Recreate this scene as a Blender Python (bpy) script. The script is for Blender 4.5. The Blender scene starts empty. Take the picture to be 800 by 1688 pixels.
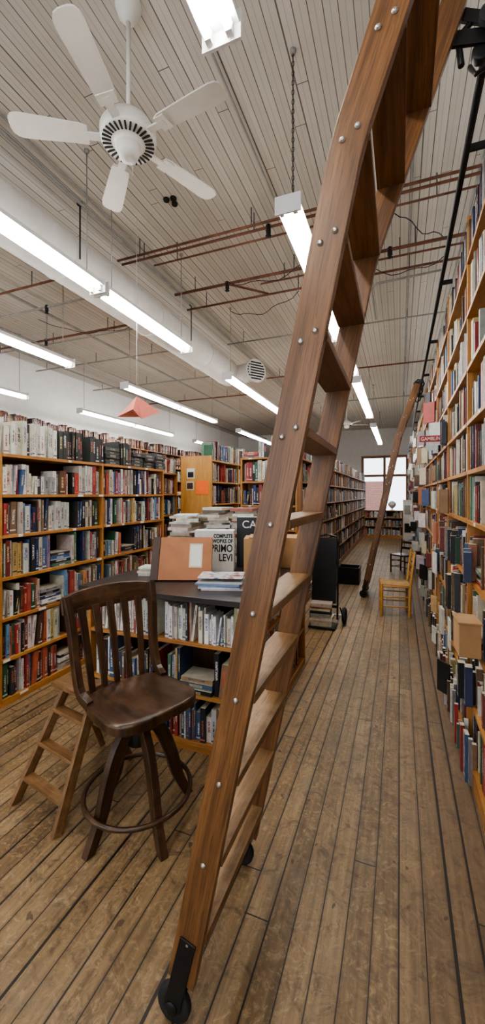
import bpy, math, random
from mathutils import Vector, Matrix
random.seed(11)
V=Vector
S=bpy.context.scene
# ------------------------------------------------------------------ materials
def newmat(name):
    m=bpy.data.materials.new(name); m.use_nodes=True
    nt=m.node_tree; b=nt.nodes['Principled BSDF']
    return m,nt,b
def MN(nt,op,a,b=None,c=None,clamp=False):
    n=nt.nodes.new('ShaderNodeMath'); n.operation=op; n.use_clamp=clamp
    for i,x in enumerate((a,b,c)):
        if x is None: continue
        if isinstance(x,(int,float)): n.inputs[i].default_value=x
        else: nt.links.new(x,n.inputs[i])
    return n.outputs[0]
def MIX(nt,f,a,b,mode='MIX'):
    n=nt.nodes.new('ShaderNodeMix'); n.data_type='RGBA'; n.blend_type=mode
    for s,x in ((n.inputs[0],f),(n.inputs[6],a),(n.inputs[7],b)):
        if isinstance(x,(int,float)): s.default_value=x
        elif isinstance(x,tuple): s.default_value=(*x,1) if len(x)==3 else x
        else: nt.links.new(x,s)
    return n.outputs[2]
def RAMP(nt,f,stops):
    n=nt.nodes.new('ShaderNodeValToRGB'); e=n.color_ramp.elements
    while len(e)<len(stops): e.new(.5)
    for i,(p,c) in enumerate(stops):
        e[i].position=p; e[i].color=(*c,1)
    nt.links.new(f,n.inputs[0]); return n.outputs[0]
def NOISE(nt,vec,scale,detail=4,rough=.55,dist=0,mp=None):
    if mp:
        k=nt.nodes.new('ShaderNodeMapping'); k.inputs['Scale'].default_value=mp
        nt.links.new(vec,k.inputs[0]); vec=k.outputs[0]
    n=nt.nodes.new('ShaderNodeTexNoise'); n.inputs['Scale'].default_value=scale
    n.inputs['Detail'].default_value=detail; n.inputs['Roughness'].default_value=rough
    n.inputs['Distortion'].default_value=dist
    nt.links.new(vec,n.inputs['Vector']); return n.outputs[0]
def BUMP(nt,b,h,strength=.2,dist=.002):
    n=nt.nodes.new('ShaderNodeBump'); n.inputs['Strength'].default_value=strength
    n.inputs['Distance'].default_value=dist
    nt.links.new(h,n.inputs['Height']); nt.links.new(n.outputs[0],b.inputs['Normal'])
def plain(name,col,rough=.5,metal=0,var=.12,emis=None):
    m,nt,b=newmat(name)
    tc=nt.nodes.new('ShaderNodeTexCoord')
    f=NOISE(nt,tc.outputs['Object'],9,4)
    c2=tuple(max(0,x*(1-var*1.6)) for x in col); c1=tuple(min(1,x*(1+var)) for x in col)
    nt.links.new(RAMP(nt,f,[(.3,c2),(.7,c1)]),b.inputs['Base Color'])
    b.inputs['Roughness'].default_value=rough; b.inputs['Metallic'].default_value=metal
    if emis:
        b.inputs['Emission Color'].default_value=(*emis[0],1); b.inputs['Emission Strength'].default_value=emis[1]
    return m
def wood(name,dark,light,rough=.42,fine=1.0,bump=.12,worn=None):
    m,nt,b=newmat(name)
    uv=nt.nodes.new('ShaderNodeUVMap'); u=uv.outputs[0]
    g=NOISE(nt,u,1,5,.65,.6,(2.2*fine,55*fine,1))
    g2=NOISE(nt,u,1,3,.5,1.2,(1.0,9,1))
    g3=NOISE(nt,u,1,2,.5,0,(9,260,1))
    f=MN(nt,'ADD',MN(nt,'MULTIPLY',g,.55),MN(nt,'MULTIPLY',g2,.45))
    mid=tuple((a+c)/2 for a,c in zip(dark,light))
    c=RAMP(nt,f,[(.36,dark),(.5,mid),(.62,light)])
    c=MIX(nt,MN(nt,'MULTIPLY',MN(nt,'GREATER_THAN',g3,.58),.4),c,tuple(x*.45 for x in dark))
    if worn:
        w=NOISE(nt,u,5,6,.7)
        c=MIX(nt,MN(nt,'MULTIPLY',MN(nt,'SUBTRACT',w,.5,clamp=True),3.2,clamp=True),c,worn)
    nt.links.new(c,b.inputs['Base Color'])
    b.inputs['Roughness'].default_value=rough
    BUMP(nt,b,f,bump)
    return m
M_lad=wood('ladder_oak',(.068,.028,.010),(.225,.104,.038),.36)
M_step=wood('ladder_step_oak',(.13,.067,.026),(.32,.185,.08),.45,worn=(.40,.285,.165))
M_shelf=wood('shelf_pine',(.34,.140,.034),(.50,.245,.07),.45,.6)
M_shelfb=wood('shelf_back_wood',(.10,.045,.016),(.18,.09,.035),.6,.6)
M_shelfd=wood('shelf_brown',(.20,.085,.03),(.34,.16,.06),.45,.6)
M_chair=wood('chair_dark_walnut',(.022,.011,.006),(.092,.044,.021),.28,bump=.05,worn=(.17,.09,.045))
M_stool=wood('stepstool_wood',(.12,.054,.018),(.27,.14,.055),.45,worn=(.36,.23,.12))
M_dtop=wood('counter_dark_top',(.022,.017,.016),(.055,.044,.040),.34)
M_light=wood('honey_wood',(.42,.20,.05),(.62,.33,.09),.4)
M_black=plain('black_metal',(.012,.012,.013),.4,.3)
M_rub=plain('black_rubber',(.015,.015,.015),.7)
M_steel=plain('bolt_steel',(.55,.54,.52),.3,.9)
M_galv=plain('conduit_grey',(.36,.35,.33),.5,.3)
M_rust=plain('pipe_copper_brown',(.20,.085,.05),.5,.2,.25)
M_white=plain('painted_white',(.78,.78,.76),.45,0,.03)
M_fan=plain('fan_white',(.74,.72,.66),.4,0,.04)
M_duct=plain('duct_white',(.76,.75,.72),.5,0,.04)
M_wall=plain('wall_plaster',(.80,.80,.79),.8,0,.03)
M_card=plain('cardboard',(.40,.235,.11),.8,0,.08)
M_paper=plain('paper_white',(.75,.74,.70),.7,0,.04)
M_cream=plain('paper_cream',(.66,.55,.38),.7,0,.05)
M_orange=plain('paper_orange',(.9,.17,.03),.7,0,.05)
M_red=plain('sign_red',(.40,.03,.03),.5)
M_tan=plain('portfolio_tan',(.36,.14,.055),.55,0,.08)
M_tand=plain('portfolio_spine',(.06,.028,.018),.5)
M_pink=plain('origami_red_paper',(.62,.19,.14),.7,0,.08)
M_rush=plain('rush_seat',(.42,.25,.10),.8,0,.25)
M_dark=plain('dark_slot',(.01,.01,.01),.7)
M_blk=plain('book_black',(.015,.015,.018),.35)
M_ink=plain('ink_black',(.01,.01,.01),.6)
M_inkw=plain('ink_white',(.8,.8,.78),.6)
M_tube=plain('fluorescent_tube',(.9,.9,.9),.3,0,0,((1.0,.975,.935),39))
# books
m,nt,b=newmat('book_covers'); M_book=m
a1=nt.nodes.new('ShaderNodeAttribute'); a1.attribute_name='col'
a2=nt.nodes.new('ShaderNodeAttribute'); a2.attribute_name='col2'
uv=nt.nodes.new('ShaderNodeUVMap'); sp=nt.nodes.new('ShaderNodeSeparateXYZ'); nt.links.new(uv.outputs[0],sp.inputs[0])
u,v=sp.outputs[0],sp.outputs[1]
fv=MN(nt,'FRACT',v); k=MN(nt,'FLOOR',v)
wn=nt.nodes.new('ShaderNodeTexWhiteNoise'); wn.noise_dimensions='1D'; nt.links.new(k,wn.inputs['W'])
r=wn.outputs[0]
cen=MN(nt,'LESS_THAN',MN(nt,'ABSOLUTE',MN(nt,'SUBTRACT',u,.5)),MN(nt,'ADD',MN(nt,'MULTIPLY',r,.14),.14))
lo=MN(nt,'GREATER_THAN',fv,MN(nt,'ADD',MN(nt,'MULTIPLY',r,.3),.15))
hi=MN(nt,'LESS_THAN',fv,MN(nt,'ADD',MN(nt,'MULTIPLY',r,.25),.62))
cx=nt.nodes.new('ShaderNodeCombineXYZ'); nt.links.new(MN(nt,'MULTIPLY',u,3),cx.inputs[0]); nt.links.new(MN(nt,'MULTIPLY',v,38),cx.inputs[1])
no=NOISE(nt,cx.outputs[0],1,1)
txt=MN(nt,'MULTIPLY',MN(nt,'MULTIPLY',cen,lo),MN(nt,'MULTIPLY',hi,MN(nt,'GREATER_THAN',no,.47)))
inb=MN(nt,'MULTIPLY',MN(nt,'GREATER_THAN',u,0),MN(nt,'LESS_THAN',MN(nt,'ABSOLUTE',MN(nt,'SUBTRACT',fv,MN(nt,'ADD',MN(nt,'MULTIPLY',r,.1),.07))),.022))
band=MN(nt,'MULTIPLY',MN(nt,'LESS_THAN',r,.55),inb)
mask=MN(nt,'MULTIPLY',MN(nt,'MAXIMUM',txt,band),.85)
tc=nt.nodes.new('ShaderNodeTexCoord'); wr=NOISE(nt,tc.outputs['Object'],22,4,.6)
bc=MIX(nt,mask,a1.outputs[0],a2.outputs[0])
bc=MIX(nt,.6,bc,RAMP(nt,wr,[(.3,(.62,.60,.56)),(.6,(1.05,1.05,1.05))]),'MULTIPLY')
nt.links.new(bc,b.inputs['Base Color'])
b.inputs['Roughness'].default_value=.42
# floor
m,nt,b=newmat('floor_planks'); M_floor=m
tc=nt.nodes.new('ShaderNodeTexCoord'); oc=tc.outputs['Object']
sp=nt.nodes.new('ShaderNodeSeparateXYZ'); nt.links.new(oc,sp.inputs[0])
px=MN(nt,'DIVIDE',MN(nt,'ADD',sp.outputs[0],MN(nt,'MULTIPLY',NOISE(nt,oc,1,2,.5,0,(1.5,.6,1)),.012)),.085); pid=MN(nt,'FLOOR',px); fr=MN(nt,'FRACT',px)
w1=nt.nodes.new('ShaderNodeTexWhiteNoise'); w1.noise_dimensions='1D'; nt.links.new(pid,w1.inputs['W'])
yy=MN(nt,'ADD',MN(nt,'DIVIDE',sp.outputs[1],3.6),MN(nt,'MULTIPLY',w1.outputs[0],7)); jid=MN(nt,'FLOOR',yy); jf=MN(nt,'FRACT',yy)
cx=nt.nodes.new('ShaderNodeCombineXYZ'); nt.links.new(pid,cx.inputs[0]); nt.links.new(jid,cx.inputs[1])
w2=nt.nodes.new('ShaderNodeTexWhiteNoise'); w2.noise_dimensions='2D'; nt.links.new(cx.outputs[0],w2.inputs['Vector'])
base=RAMP(nt,w2.outputs[0],[(0,(.19,.118,.054)),(.5,(.275,.178,.085)),(1,(.34,.228,.118))])
gr=NOISE(nt,oc,1,5,.6,.5,(60,2.5,1))
base=MIX(nt,.75,base,RAMP(nt,gr,[(.3,(.45,.42,.38)),(.65,(1.1,1.1,1.1))]),'MULTIPLY')
pt=NOISE(nt,oc,22,8,.72,2.2)
base=MIX(nt,MN(nt,'MULTIPLY',MN(nt,'SUBTRACT',pt,.505,clamp=True),6.0,clamp=True),base,(.40,.285,.16))
pd=NOISE(nt,oc,10,8,.76,1.4)
base=MIX(nt,MN(nt,'MULTIPLY',MN(nt,'SUBTRACT',pd,.505,clamp=True),5.5,clamp=True),base,(.10,.064,.034))
pg=NOISE(nt,oc,4,6,.7,.6)
base=MIX(nt,MN(nt,'MULTIPLY',MN(nt,'SUBTRACT',pg,.53,clamp=True),3.5,clamp=True),base,(.19,.150,.105))
pl=NOISE(nt,oc,1.4,3,.6,.3)
base=MIX(nt,.8,base,RAMP(nt,pl,[(.35,(.72,.70,.68)),(.65,(1.12,1.12,1.12))]),'MULTIPLY')
kn=NOISE(nt,oc,1,2,.5,0,(16,9,1))
base=MIX(nt,MN(nt,'MULTIPLY',MN(nt,'GREATER_THAN',kn,.72),.7),base,(.05,.03,.016))
right_dark=MN(nt,'MULTIPLY',MN(nt,'SUBTRACT',MN(nt,'ADD',sp.outputs[0],MN(nt,'MULTIPLY',NOISE(nt,oc,3,3),.25)),.04,clamp=True),2.6,clamp=True)
base=MIX(nt,MN(nt,'MULTIPLY',right_dark,.62),base,(.085,.052,.033))  # planks get darker towards the right-hand shelf, with a noisy edge
sw=MN(nt,'ADD',MN(nt,'MULTIPLY',MN(nt,'POWER',w1.outputs[0],3),.12),.042)
seam=MN(nt,'MAXIMUM',MN(nt,'LESS_THAN',fr,sw),MN(nt,'LESS_THAN',jf,.0014))
gm=MN(nt,'MULTIPLY',MN(nt,'SUBTRACT',1,MN(nt,'DIVIDE',MN(nt,'MINIMUM',fr,MN(nt,'SUBTRACT',1,fr)),.14),clamp=True),.38)
base=MIX(nt,gm,base,(.05,.032,.018))
base=MIX(nt,MN(nt,'MULTIPLY',seam,.96),base,(.010,.007,.004))
nt.links.new(base,b.inputs['Base Color'])
nt.links.new(MN(nt,'ADD',MN(nt,'MULTIPLY',pt,.3),.36),b.inputs['Roughness'])
BUMP(nt,b,MN(nt,'SUBTRACT',MN(nt,'MULTIPLY',gr,.25),seam),.5,.004)
# ceiling
m,nt,b=newmat('ceiling_beadboard'); M_ceil=m
tc=nt.nodes.new('ShaderNodeTexCoord'); oc=tc.outputs['Object']
sp=nt.nodes.new('ShaderNodeSeparateXYZ'); nt.links.new(oc,sp.inputs[0])
px=MN(nt,'DIVIDE',sp.outputs[0],.083); pid=MN(nt,'FLOOR',px); fr=MN(nt,'FRACT',px)
w1=nt.nodes.new('ShaderNodeTexWhiteNoise'); w1.noise_dimensions='1D'; nt.links.new(pid,w1.inputs['W'])
yy=MN(nt,'ADD',MN(nt,'DIVIDE',sp.outputs[1],4),MN(nt,'MULTIPLY',w1.outputs[0],7)); jf=MN(nt,'FRACT',yy)
base=RAMP(nt,w1.outputs[0],[(0,(.62,.59,.53)),(1,(.70,.67,.61))])
st=NOISE(nt,oc,2.2,5,.6); base=MIX(nt,.4,base,RAMP(nt,st,[(.3,(.85,.83,.8)),(.7,(1.05,1.05,1.05))]),'MULTIPLY')
seam=MN(nt,'MAXIMUM',MN(nt,'LESS_THAN',fr,MN(nt,'ADD',MN(nt,'MULTIPLY',MN(nt,'POWER',w1.outputs[0],4),.08),.06)),MN(nt,'LESS_THAN',jf,.0015))
hs=MN(nt,'MULTIPLY',MN(nt,'LESS_THAN',MN(nt,'ABSOLUTE',MN(nt,'SUBTRACT',fr,.52)),.02),.4)
base=MIX(nt,MN(nt,'MULTIPLY',MN(nt,'MAXIMUM',seam,hs),.88),base,(.10,.08,.065))
nt.links.new(base,b.inputs['Base Color']); b.inputs['Roughness'].default_value=.6
BUMP(nt,b,MN(nt,'MULTIPLY',seam,-1),.5,.004)
# brick
m,nt,b=newmat('brick'); M_brick=m
tc=nt.nodes.new('ShaderNodeTexCoord'); mp=nt.nodes.new('ShaderNodeMapping'); mp.inputs['Rotation'].default_value=(math.pi/2,0,0)
nt.links.new(tc.outputs['Object'],mp.inputs[0]); bt=nt.nodes.new('ShaderNodeTexBrick'); bt.inputs['Scale'].default_value=4
bt.inputs['Color1'].default_value=(.30,.10,.06,1); bt.inputs['Color2'].default_value=(.22,.07,.05,1); bt.inputs['Mortar'].default_value=(.4,.36,.32,1)
nt.links.new(mp.outputs[0],bt.inputs[0]); nt.links.new(bt.outputs[0],b.inputs['Base Color'])

# ------------------------------------------------------------------ mesh builder
class MB:
    def __init__(s): s.v=[];s.f=[];s.uv=[];s.m=[];s.sm=[];s.mats=[];s.c=[];s.c2=[];s.hc=False
    def mi(s,mat):
        if mat not in s.mats: s.mats.append(mat)
        return s.mats.index(mat)
    def face(s,idx,uvs,mat,smooth=False):
        s.f.append(idx); s.uv.extend(uvs); s.m.append(s.mi(mat)); s.sm.append(smooth)
    def obox(s,c,a,b_,d,mat):
        c=V(c); i0=len(s.v); A=[a,b_,d]; L=[x.length for x in A]
        for sx in(-1,1):
            for sy in(-1,1):
                for sz in(-1,1): s.v.append(c+sx*a+sy*b_+sz*d)
        ou,ov=random.uniform(0,50),random.uniform(0,50)
        lg=L.index(max(L))
        F=[((0,1,3,2),0),((4,6,7,5),0),((0,4,5,1),1),((2,3,7,6),1),((0,2,6,4),2),((1,5,7,3),2)]
        flip=(a.cross(b_)).dot(d)<0
        for q,ax in F:
            oth=[k for k in range(3) if k!=ax]
            if lg in oth: ua=lg; va=[k for k in oth if k!=lg][0]
            else: ua,va=oth
            uv=[]
            for i in q:
                sg=((i>>2)&1,(i>>1)&1,i&1)
                uv.append((ou+(2*sg[ua]-1)*L[ua],ov+ax*.37+(2*sg[va]-1)*L[va]))
            idx=[i0+i for i in q]
            if flip: idx=idx[::-1]; uv=uv[::-1]
            s.face(idx,uv,mat)
    def box(s,x0,x1,y0,y1,z0,z1,mat):
        s.obox(((x0+x1)/2,(y0+y1)/2,(z0+z1)/2),V(((x1-x0)/2,0,0)),V((0,(y1-y0)/2,0)),V((0,0,(z1-z0)/2)),mat)
    def beam(s,p0,p1,w,t,side,mat):
        p0,p1=V(p0),V(p1); a=(p1-p0); d=a.normalized(); sd=V(side); sd=(sd-d*sd.dot(d)).normalized(); n=d.cross(sd)
        s.obox((p0+p1)/2,a/2,sd*w/2,n*t/2,mat)
    def rbox(s,c,sx,sy,sz,yaw,mat,pitch=0,roll=0):
        R=Matrix.Rotation(yaw,3,'Z')@Matrix.Rotation(pitch,3,'X')@Matrix.Rotation(roll,3,'Y')
        s.obox(c,R@V((sx/2,0,0)),R@V((0,sy/2,0)),R@V((0,0,sz/2)),mat)
    def tube(s,pts,r,mat,n=10,closed=False,caps=True,smooth=True,sq=None):
        pts=[V(p) for p in pts]; N=len(pts); i0=len(s.v)
        rs=r if isinstance(r,(list,tuple)) else [r]*N
        prev=None
        for i,p in enumerate(pts):
            if closed: t=(pts[(i+1)%N]-pts[i-1]).normalized()
            else: t=(pts[min(i+1,N-1)]-pts[max(i-1,0)]).normalized()
            if prev is None:
                h=V((0,0,1)) if abs(t.z)<.9 else V((1,0,0))
                e=(h-t*h.dot(t)).normalized()
            else: e=(prev-t*prev.dot(t)).normalized()
            prev=e; g=t.cross(e)
            for k in range(n):
                an=2*math.pi*k/n
                s.v.append(p+rs[i]*(math.cos(an)*e+math.sin(an)*g))
        for i in range(N if closed else N-1):
            j=(i+1)%N
            for k in range(n):
                q=(k+1)%n
                s.face([i0+i*n+k,i0+i*n+q,i0+j*n+q,i0+j*n+k],[(i*.1,k*.02),(i*.1,(k+1)*.02),(i*.1+.1,(k+1)*.02),(i*.1+.1,k*.02)],mat,smooth)
        if caps and not closed:
            s.face([i0+k for k in range(n)][::-1],[(0,k*.01) for k in range(n)],mat)
            s.face([i0+(N-1)*n+k for k in range(n)],[(0,k*.01) for k in range(n)],mat)
    def lathe(s,c,prof,mat,n=28,axis=None):
        c=V(c); ax=V(axis or (0,0,1)).normalized(); h=V((1,0,0)) if abs(ax.x)<.9 else V((0,1,0))
        e=(h-ax*h.dot(ax)).normalized(); g=ax.cross(e); i0=len(s.v)
        for r,z in prof:
            for k in range(n):
                an=2*math.pi*k/n; s.v.append(c+ax*z+max(r,.0002)*(math.cos(an)*e+math.sin(an)*g))
        for i in range(len(prof)-1):
            for k in range(n):
                q=(k+1)%n
                s.face([i0+i*n+k,i0+i*n+q,i0+(i+1)*n+q,i0+(i+1)*n+k],[(i*.1,k*.02),(i*.1,k*.02+.02),(i*.1+.1,k*.02+.02),(i*.1+.1,k*.02)],mat,True)
        s.face([i0+k for k in range(n)][::-1],[(0,0)]*n,mat)
        s.face([i0+(len(prof)-1)*n+k for k in range(n)],[(0,0)]*n,mat)
    def sweep(s,secs,mat,smooth=False):
        i0=len(s.v); n=len(secs[0]); ou=random.uniform(0,30)
        per=[0]
        for k in range(n): per.append(per[-1]+(V(secs[0][(k+1)%n])-V(secs[0][k])).length)
        ln=0
        lens=[0]
        for i in range(1,len(secs)):
            ln+=(V(secs[i][0])-V(secs[i-1][0])).length; lens.append(ln)
        for sec in secs: s.v.extend([V(p) for p in sec])
        for i in range(len(secs)-1):
            for k in range(n):
                q=(k+1)%n
                s.face([i0+i*n+k,i0+i*n+q,i0+(i+1)*n+q,i0+(i+1)*n+k],[(ou+lens[i],per[k]),(ou+lens[i],per[k+1]),(ou+lens[i+1],per[k+1]),(ou+lens[i+1],per[k])],mat,smooth)
        s.face([i0+k for k in range(n)][::-1],[(ou+per[k],.1) for k in range(n)],mat)
        e=i0+(len(secs)-1)*n
        s.face([e+k for k in range(n)],[(ou+per[k],.1) for k in range(n)],mat)
    def book(s,P,c,c2,page=(.62,.57,.46),spine=True):
        s.hc=True; i0=len(s.v); s.v.extend(P); k=random.randint(0,900)
        mi=s.mi(M_book)
        F=[((2,3,7,6),'s'),((0,4,5,1),'b'),((0,1,3,2),'c'),((4,6,7,5),'c'),((1,5,7,3),'t'),((0,2,6,4),'c')]
        for q,ty in F:
            s.f.append([i0+i for i in q]); s.m.append(mi); s.sm.append(False)
            if ty=='s' and spine:
                for i in q:
                    s.uv.append((float((i>>2)&1),k+.002+.995*(i&1)))
            else: s.uv.extend([(-5,k+.5)]*4)
            cc=page if ty in('t','b') else c
            for _ in q: s.c.extend((*cc,1)); s.c2.extend((*c2,1))
    def make(s,name,bevel=0,parent=None,recalc=True):
        me=bpy.data.meshes.new(name); me.from_pydata([tuple(p) for p in s.v],[],s.f)
        for m_ in s.mats: me.materials.append(m_)
        me.polygons.foreach_set('material_index',s.m); me.polygons.foreach_set('use_smooth',s.sm)
        ul=me.uv_layers.new(name='UVMap'); ul.data.foreach_set('uv',[x for p in s.uv for x in p])
        if s.hc and len(s.c)==4*len(me.loops):
            for nm,cc in(('col',s.c),('col2',s.c2)):
                at=me.color_attributes.new(nm,'FLOAT_COLOR','CORNER'); at.data.foreach_set('color',cc)
        me.update()
        if recalc:
            import bmesh
            bm=bmesh.new(); bm.from_mesh(me); bmesh.ops.recalc_face_normals(bm,faces=bm.faces); bm.to_mesh(me); bm.free()
        o=bpy.data.objects.new(name,me); S.collection.objects.link(o)
        if bevel:
            bv=o.modifiers.new('b','BEVEL'); bv.width=bevel; bv.segments=2; bv.limit_method='ANGLE'; bv.angle_limit=math.radians(45)
        if parent: o.parent=parent
        return o
def text(body,size,loc,yaw,mat,parent,name,pitch=0,align='CENTER',bold=0,sx=1):
    c=bpy.data.curves.new(name,'FONT'); c.body=body; c.size=size; c.extrude=.0006; c.align_x=align; c.offset=bold; c.space_line=.86
    c.materials.append(mat)
    o=bpy.data.objects.new(name,c); S.collection.objects.link(o)
    o.rotation_euler=(math.pi/2+pitch,0,yaw); o.location=loc; o.scale=(sx,1,1)
    if parent: o.parent=parent
    return o
# ------------------------------------------------------------------ books
PAL=[((.70,.67,.60),20),((.58,.52,.42),12),((.78,.76,.72),8),((.02,.02,.022),15),((.05,.05,.06),6),((.02,.04,.14),6),((.05,.13,.34),4),((.12,.28,.45),2),((.40,.03,.025),7),((.22,.03,.03),6),
     ((.55,.12,.05),3),((.03,.13,.06),4),((.10,.22,.12),3),((.12,.06,.03),6),((.25,.15,.07),7),((.58,.42,.13),3),((.60,.27,.08),1),((.30,.30,.30),5),((.30,.20,.30),1),((.25,.38,.40),2)]
PALK=[((.70,.67,.60),15),((.58,.50,.38),11),((.02,.02,.022),15),((.05,.05,.06),6),((.03,.05,.14),6),((.06,.14,.30),4),((.34,.035,.028),7),((.18,.03,.03),7),
     ((.46,.14,.06),3),((.03,.11,.06),5),((.10,.20,.12),3),((.12,.06,.03),8),((.25,.15,.07),9),((.46,.34,.14),5),((.30,.29,.27),5),((.25,.35,.35),2)]
PALW=[((.75,.72,.64),50),((.66,.60,.48),30),((.80,.78,.74),20),((.45,.10,.05),5),((.05,.05,.07),6),((.5,.4,.2),5),((.1,.2,.3),3)]
PALD=[((.035,.04,.042),60),((.06,.065,.065),30),((.02,.02,.02),20)]
PALB=[((.03,.06,.16),14),((.05,.12,.25),9),((.02,.02,.03),13),((.36,.04,.03),11),((.68,.65,.58),20),((.26,.05,.09),6),((.5,.35,.15),4),((.1,.25,.15),4),((.22,.18,.30),4),((.25,.14,.08),8)]
PALR=[((.09,.03,.02),20),((.16,.05,.03),20),((.05,.025,.02),15),((.22,.11,.06),10),((.3,.2,.1),5)]
def pick(pal):
    c=random.choices([p[0] for p in pal],[p[1] for p in pal])[0]
    f=random.uniform(.7,1.15); g=sum(c)/3; q=random.uniform(.06,.28)
    c=tuple(x*(1-q)+g*q for x in c)
    return tuple(min(.82,max(.008,x*f*random.uniform(.93,1.07))) for x in c)
def ink(c):
    l=sum(c)/3
    if l<.25: return random.choice([(.75,.74,.7),(.7,.6,.3),(.8,.8,.8),(.6,.15,.08)])
    return random.choice([(.02,.02,.02),(.02,.02,.02),(.3,.03,.02),(.03,.05,.2)])
def bbox_pts(o,u,n,s0,s1,n0,n1,z0,z1,lean=0):
    P=[]
    for a in(0,1):
        for b_ in(0,1):
            for c in(0,1):
                q=o+u*((s1 if a else s0)+(lean if c else 0))+n*(n1 if b_ else n0); P.append(V((q.x,q.y,z1 if c else z0)))
    return P
def fill(B,O,u,n,length,z,hmax,pal=PAL,hm=.21,dens=1.0,dmax=.2,tmul=1.0,flat=.04,out=0):
    O=V((O[0],O[1],0)); u=V((u[0],u[1],0)); n=V((n[0],n[1],0))
    s=random.uniform(.002,.02)
    gh=random.gauss(hm,.02); left=random.randint(2,9); gc=None
    while s<length-.012:
        if random.random()>dens*.985: s+=random.uniform(.02,.10); continue
        if left<=0:
            gh=random.gauss(hm,.028); left=random.randint(2,7); gc=pick(pal) if random.random()<.10 else None
        left-=1
        if random.random()<flat*.35 and length-s>.26:
            w=random.uniform(.19,.24); zz=z
            for _ in range(random.randint(2,5)):
                t=random.uniform(.015,.035)
                if zz+t>z+hmax-.01: break
                c=pick(pal); nn=-random.uniform(.0,.04)+out; oo=random.uniform(0,.02)
                P=bbox_pts(O,u,n,s+oo,s+w,nn-.15,nn,zz,zz+t); B.book(P,c,ink(c)); zz+=t
            s+=w+.01; continue
        t=random.choice([random.uniform(.010,.022),random.uniform(.018,.038),random.uniform(.025,.05)])*tmul
        if s+t>length-.004: break
        h=min(hmax-.012,max(.14,gh+random.gauss(0,.012)))
        nn=-random.uniform(.004,.03)+out; dd=min(dmax,h*random.uniform(.62,.75))
        if out: nn+=random.uniform(-.02,.02)
        c=gc if gc and random.random()<.8 else pick(pal)
        lean=0
        if random.random()<.06 and s+t+.03<length: lean=random.uniform(.01,.03)
        B.book(bbox_pts(O,u,n,s,s+t-.0012,nn-dd,nn,z,z+h,lean),c,ink(c))
        s+=t+(lean if random.random()<.8 else 0)
def shelf(name,O,u,n,length,depth,zs,bays,pals=None,mat=M_shelf,top_books=True,toph=.26,hm=.21,back=True,dens=1,side_h=None,rows=None,labels=True,toppal=PAL,backmat=None,tmul=1.0):
    W=MB(); K=MB()
    O3=V((O[0],O[1],0)); u3=V((u[0],u[1],0)); n3=V((n[0],n[1],0)); Z=V((0,0,1))
    th=.022; top=zs[-1]
    def bx(s0,s1,n0,n1,z0,z1,m): W.obox(O3+u3*(s0+s1)/2+n3*(n0+n1)/2+Z*(z0+z1)/2,u3*(s1-s0)/2,n3*(n1-n0)/2,Z*(z1-z0)/2,m)
    xs=[0]
    while xs[-1]<length-.3: xs.append(min(length,xs[-1]+bays))
    sh=side_h or top
    for x in xs: bx(x-.011,x+.011,-depth,0,0,sh,mat)
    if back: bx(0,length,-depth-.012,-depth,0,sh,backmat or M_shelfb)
    for z in zs:
        for a,b_ in zip(xs[:-1],xs[1:]): bx(a+.011,b_-.011,-depth,.004,z-th,z,mat)
    bx(0,length,-.03,0.002,0,zs[0]-th,mat)
    if labels:
        for z in zs:
            x=.1
            while x<length-.1:
                if random.random()<.5: bx(x,x+random.uniform(.03,.07),.004,.0055,z-.02,z-.002,M_paper)
                x+=random.uniform(.2,.6)
    for i,z in enumerate(zs):
        last=i==len(zs)-1
        if last and not top_books and not (side_h and side_h>top+.1): continue
        hmax=(zs[i+1]-th-z) if not last else toph+.02
        p=(toppal if last else (pals[i] if pals else PAL))
        for a,b_ in zip(xs[:-1],xs[1:]):
            fill(K,O3+u3*(a+.014),u,n,b_-a-.028,z+.0005,hmax,p,hm=hm,dens=dens if not last else dens*.95,dmax=depth-.04,tmul=tmul)
    W.make(name,.0015)
    return K
# ================================================================== ROOM
CH=4.3; XL=-7.3; XR=.70; YB=18.0; YF=-3.0
def solo(name,x0,x1,y0,y1,z0,z1,mat,bev=0):
    B=MB(); B.box(x0,x1,y0,y1,z0,z1,mat); return B.make(name,bev)
solo('floor',XL-.1,XR+.1,YF,YB+.1,-.1,0,M_floor)
solo('ceiling',XL-.1,XR+.1,YF,YB+.1,CH,CH+.1,M_ceil)
solo('wall_left',XL-.1,XL,YF,YB+.1,0,CH,M_wall)
solo('wall_right',XR,XR+.1,YF,YB+.1,0,CH,M_wall)
wx0,wx1,wz0,wz1=-1.5,.28,.75,3.1
B=MB(); B.box(XL,wx0,YB,YB+.1,0,CH,M_wall); B.box(wx1,XR,YB,YB+.1,0,CH,M_wall); B.box(wx0,wx1,YB,YB+.1,0,wz0,M_wall); B.box(wx0,wx1,YB,YB+.1,wz1,CH,M_wall)
B.make('wall_back')
B=MB()
B.box(XL,XR,YF-.1,YF,0,.5,M_wall); B.box(XL,XR,YF-.1,YF,3.4,CH,M_wall)
for a,c in((XL,-6.9),(-4.7,-4.3),(-2.2,-1.8),(.3,XR)): B.box(a,c,YF-.1,YF,.5,3.4,M_wall)
B.make('wall_front')
B=MB()
for x in(wx0,(wx0+wx1)/2,wx1): B.box(x-.05,x+.05,YB-.04,YB+.09,wz0,wz1,M_shelfd)
for z in(wz0,2.3,wz1): B.box(wx0-.05,wx1+.05,YB-.045,YB+.09,z-.05,z+.05,M_shelfd)
B.make('window_1')
solo('trim_1',wx0-.12,wx1+.12,YB-.10,YB-.046,wz0-.09,wz0-.05,M_shelfd)
solo('neighbouring_brick_building',-8,-.85,26,28,0,2.3,M_brick)
solo('outside_ground',-20,14,YB+.1,30,-.12,-.02,M_galv)
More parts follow.
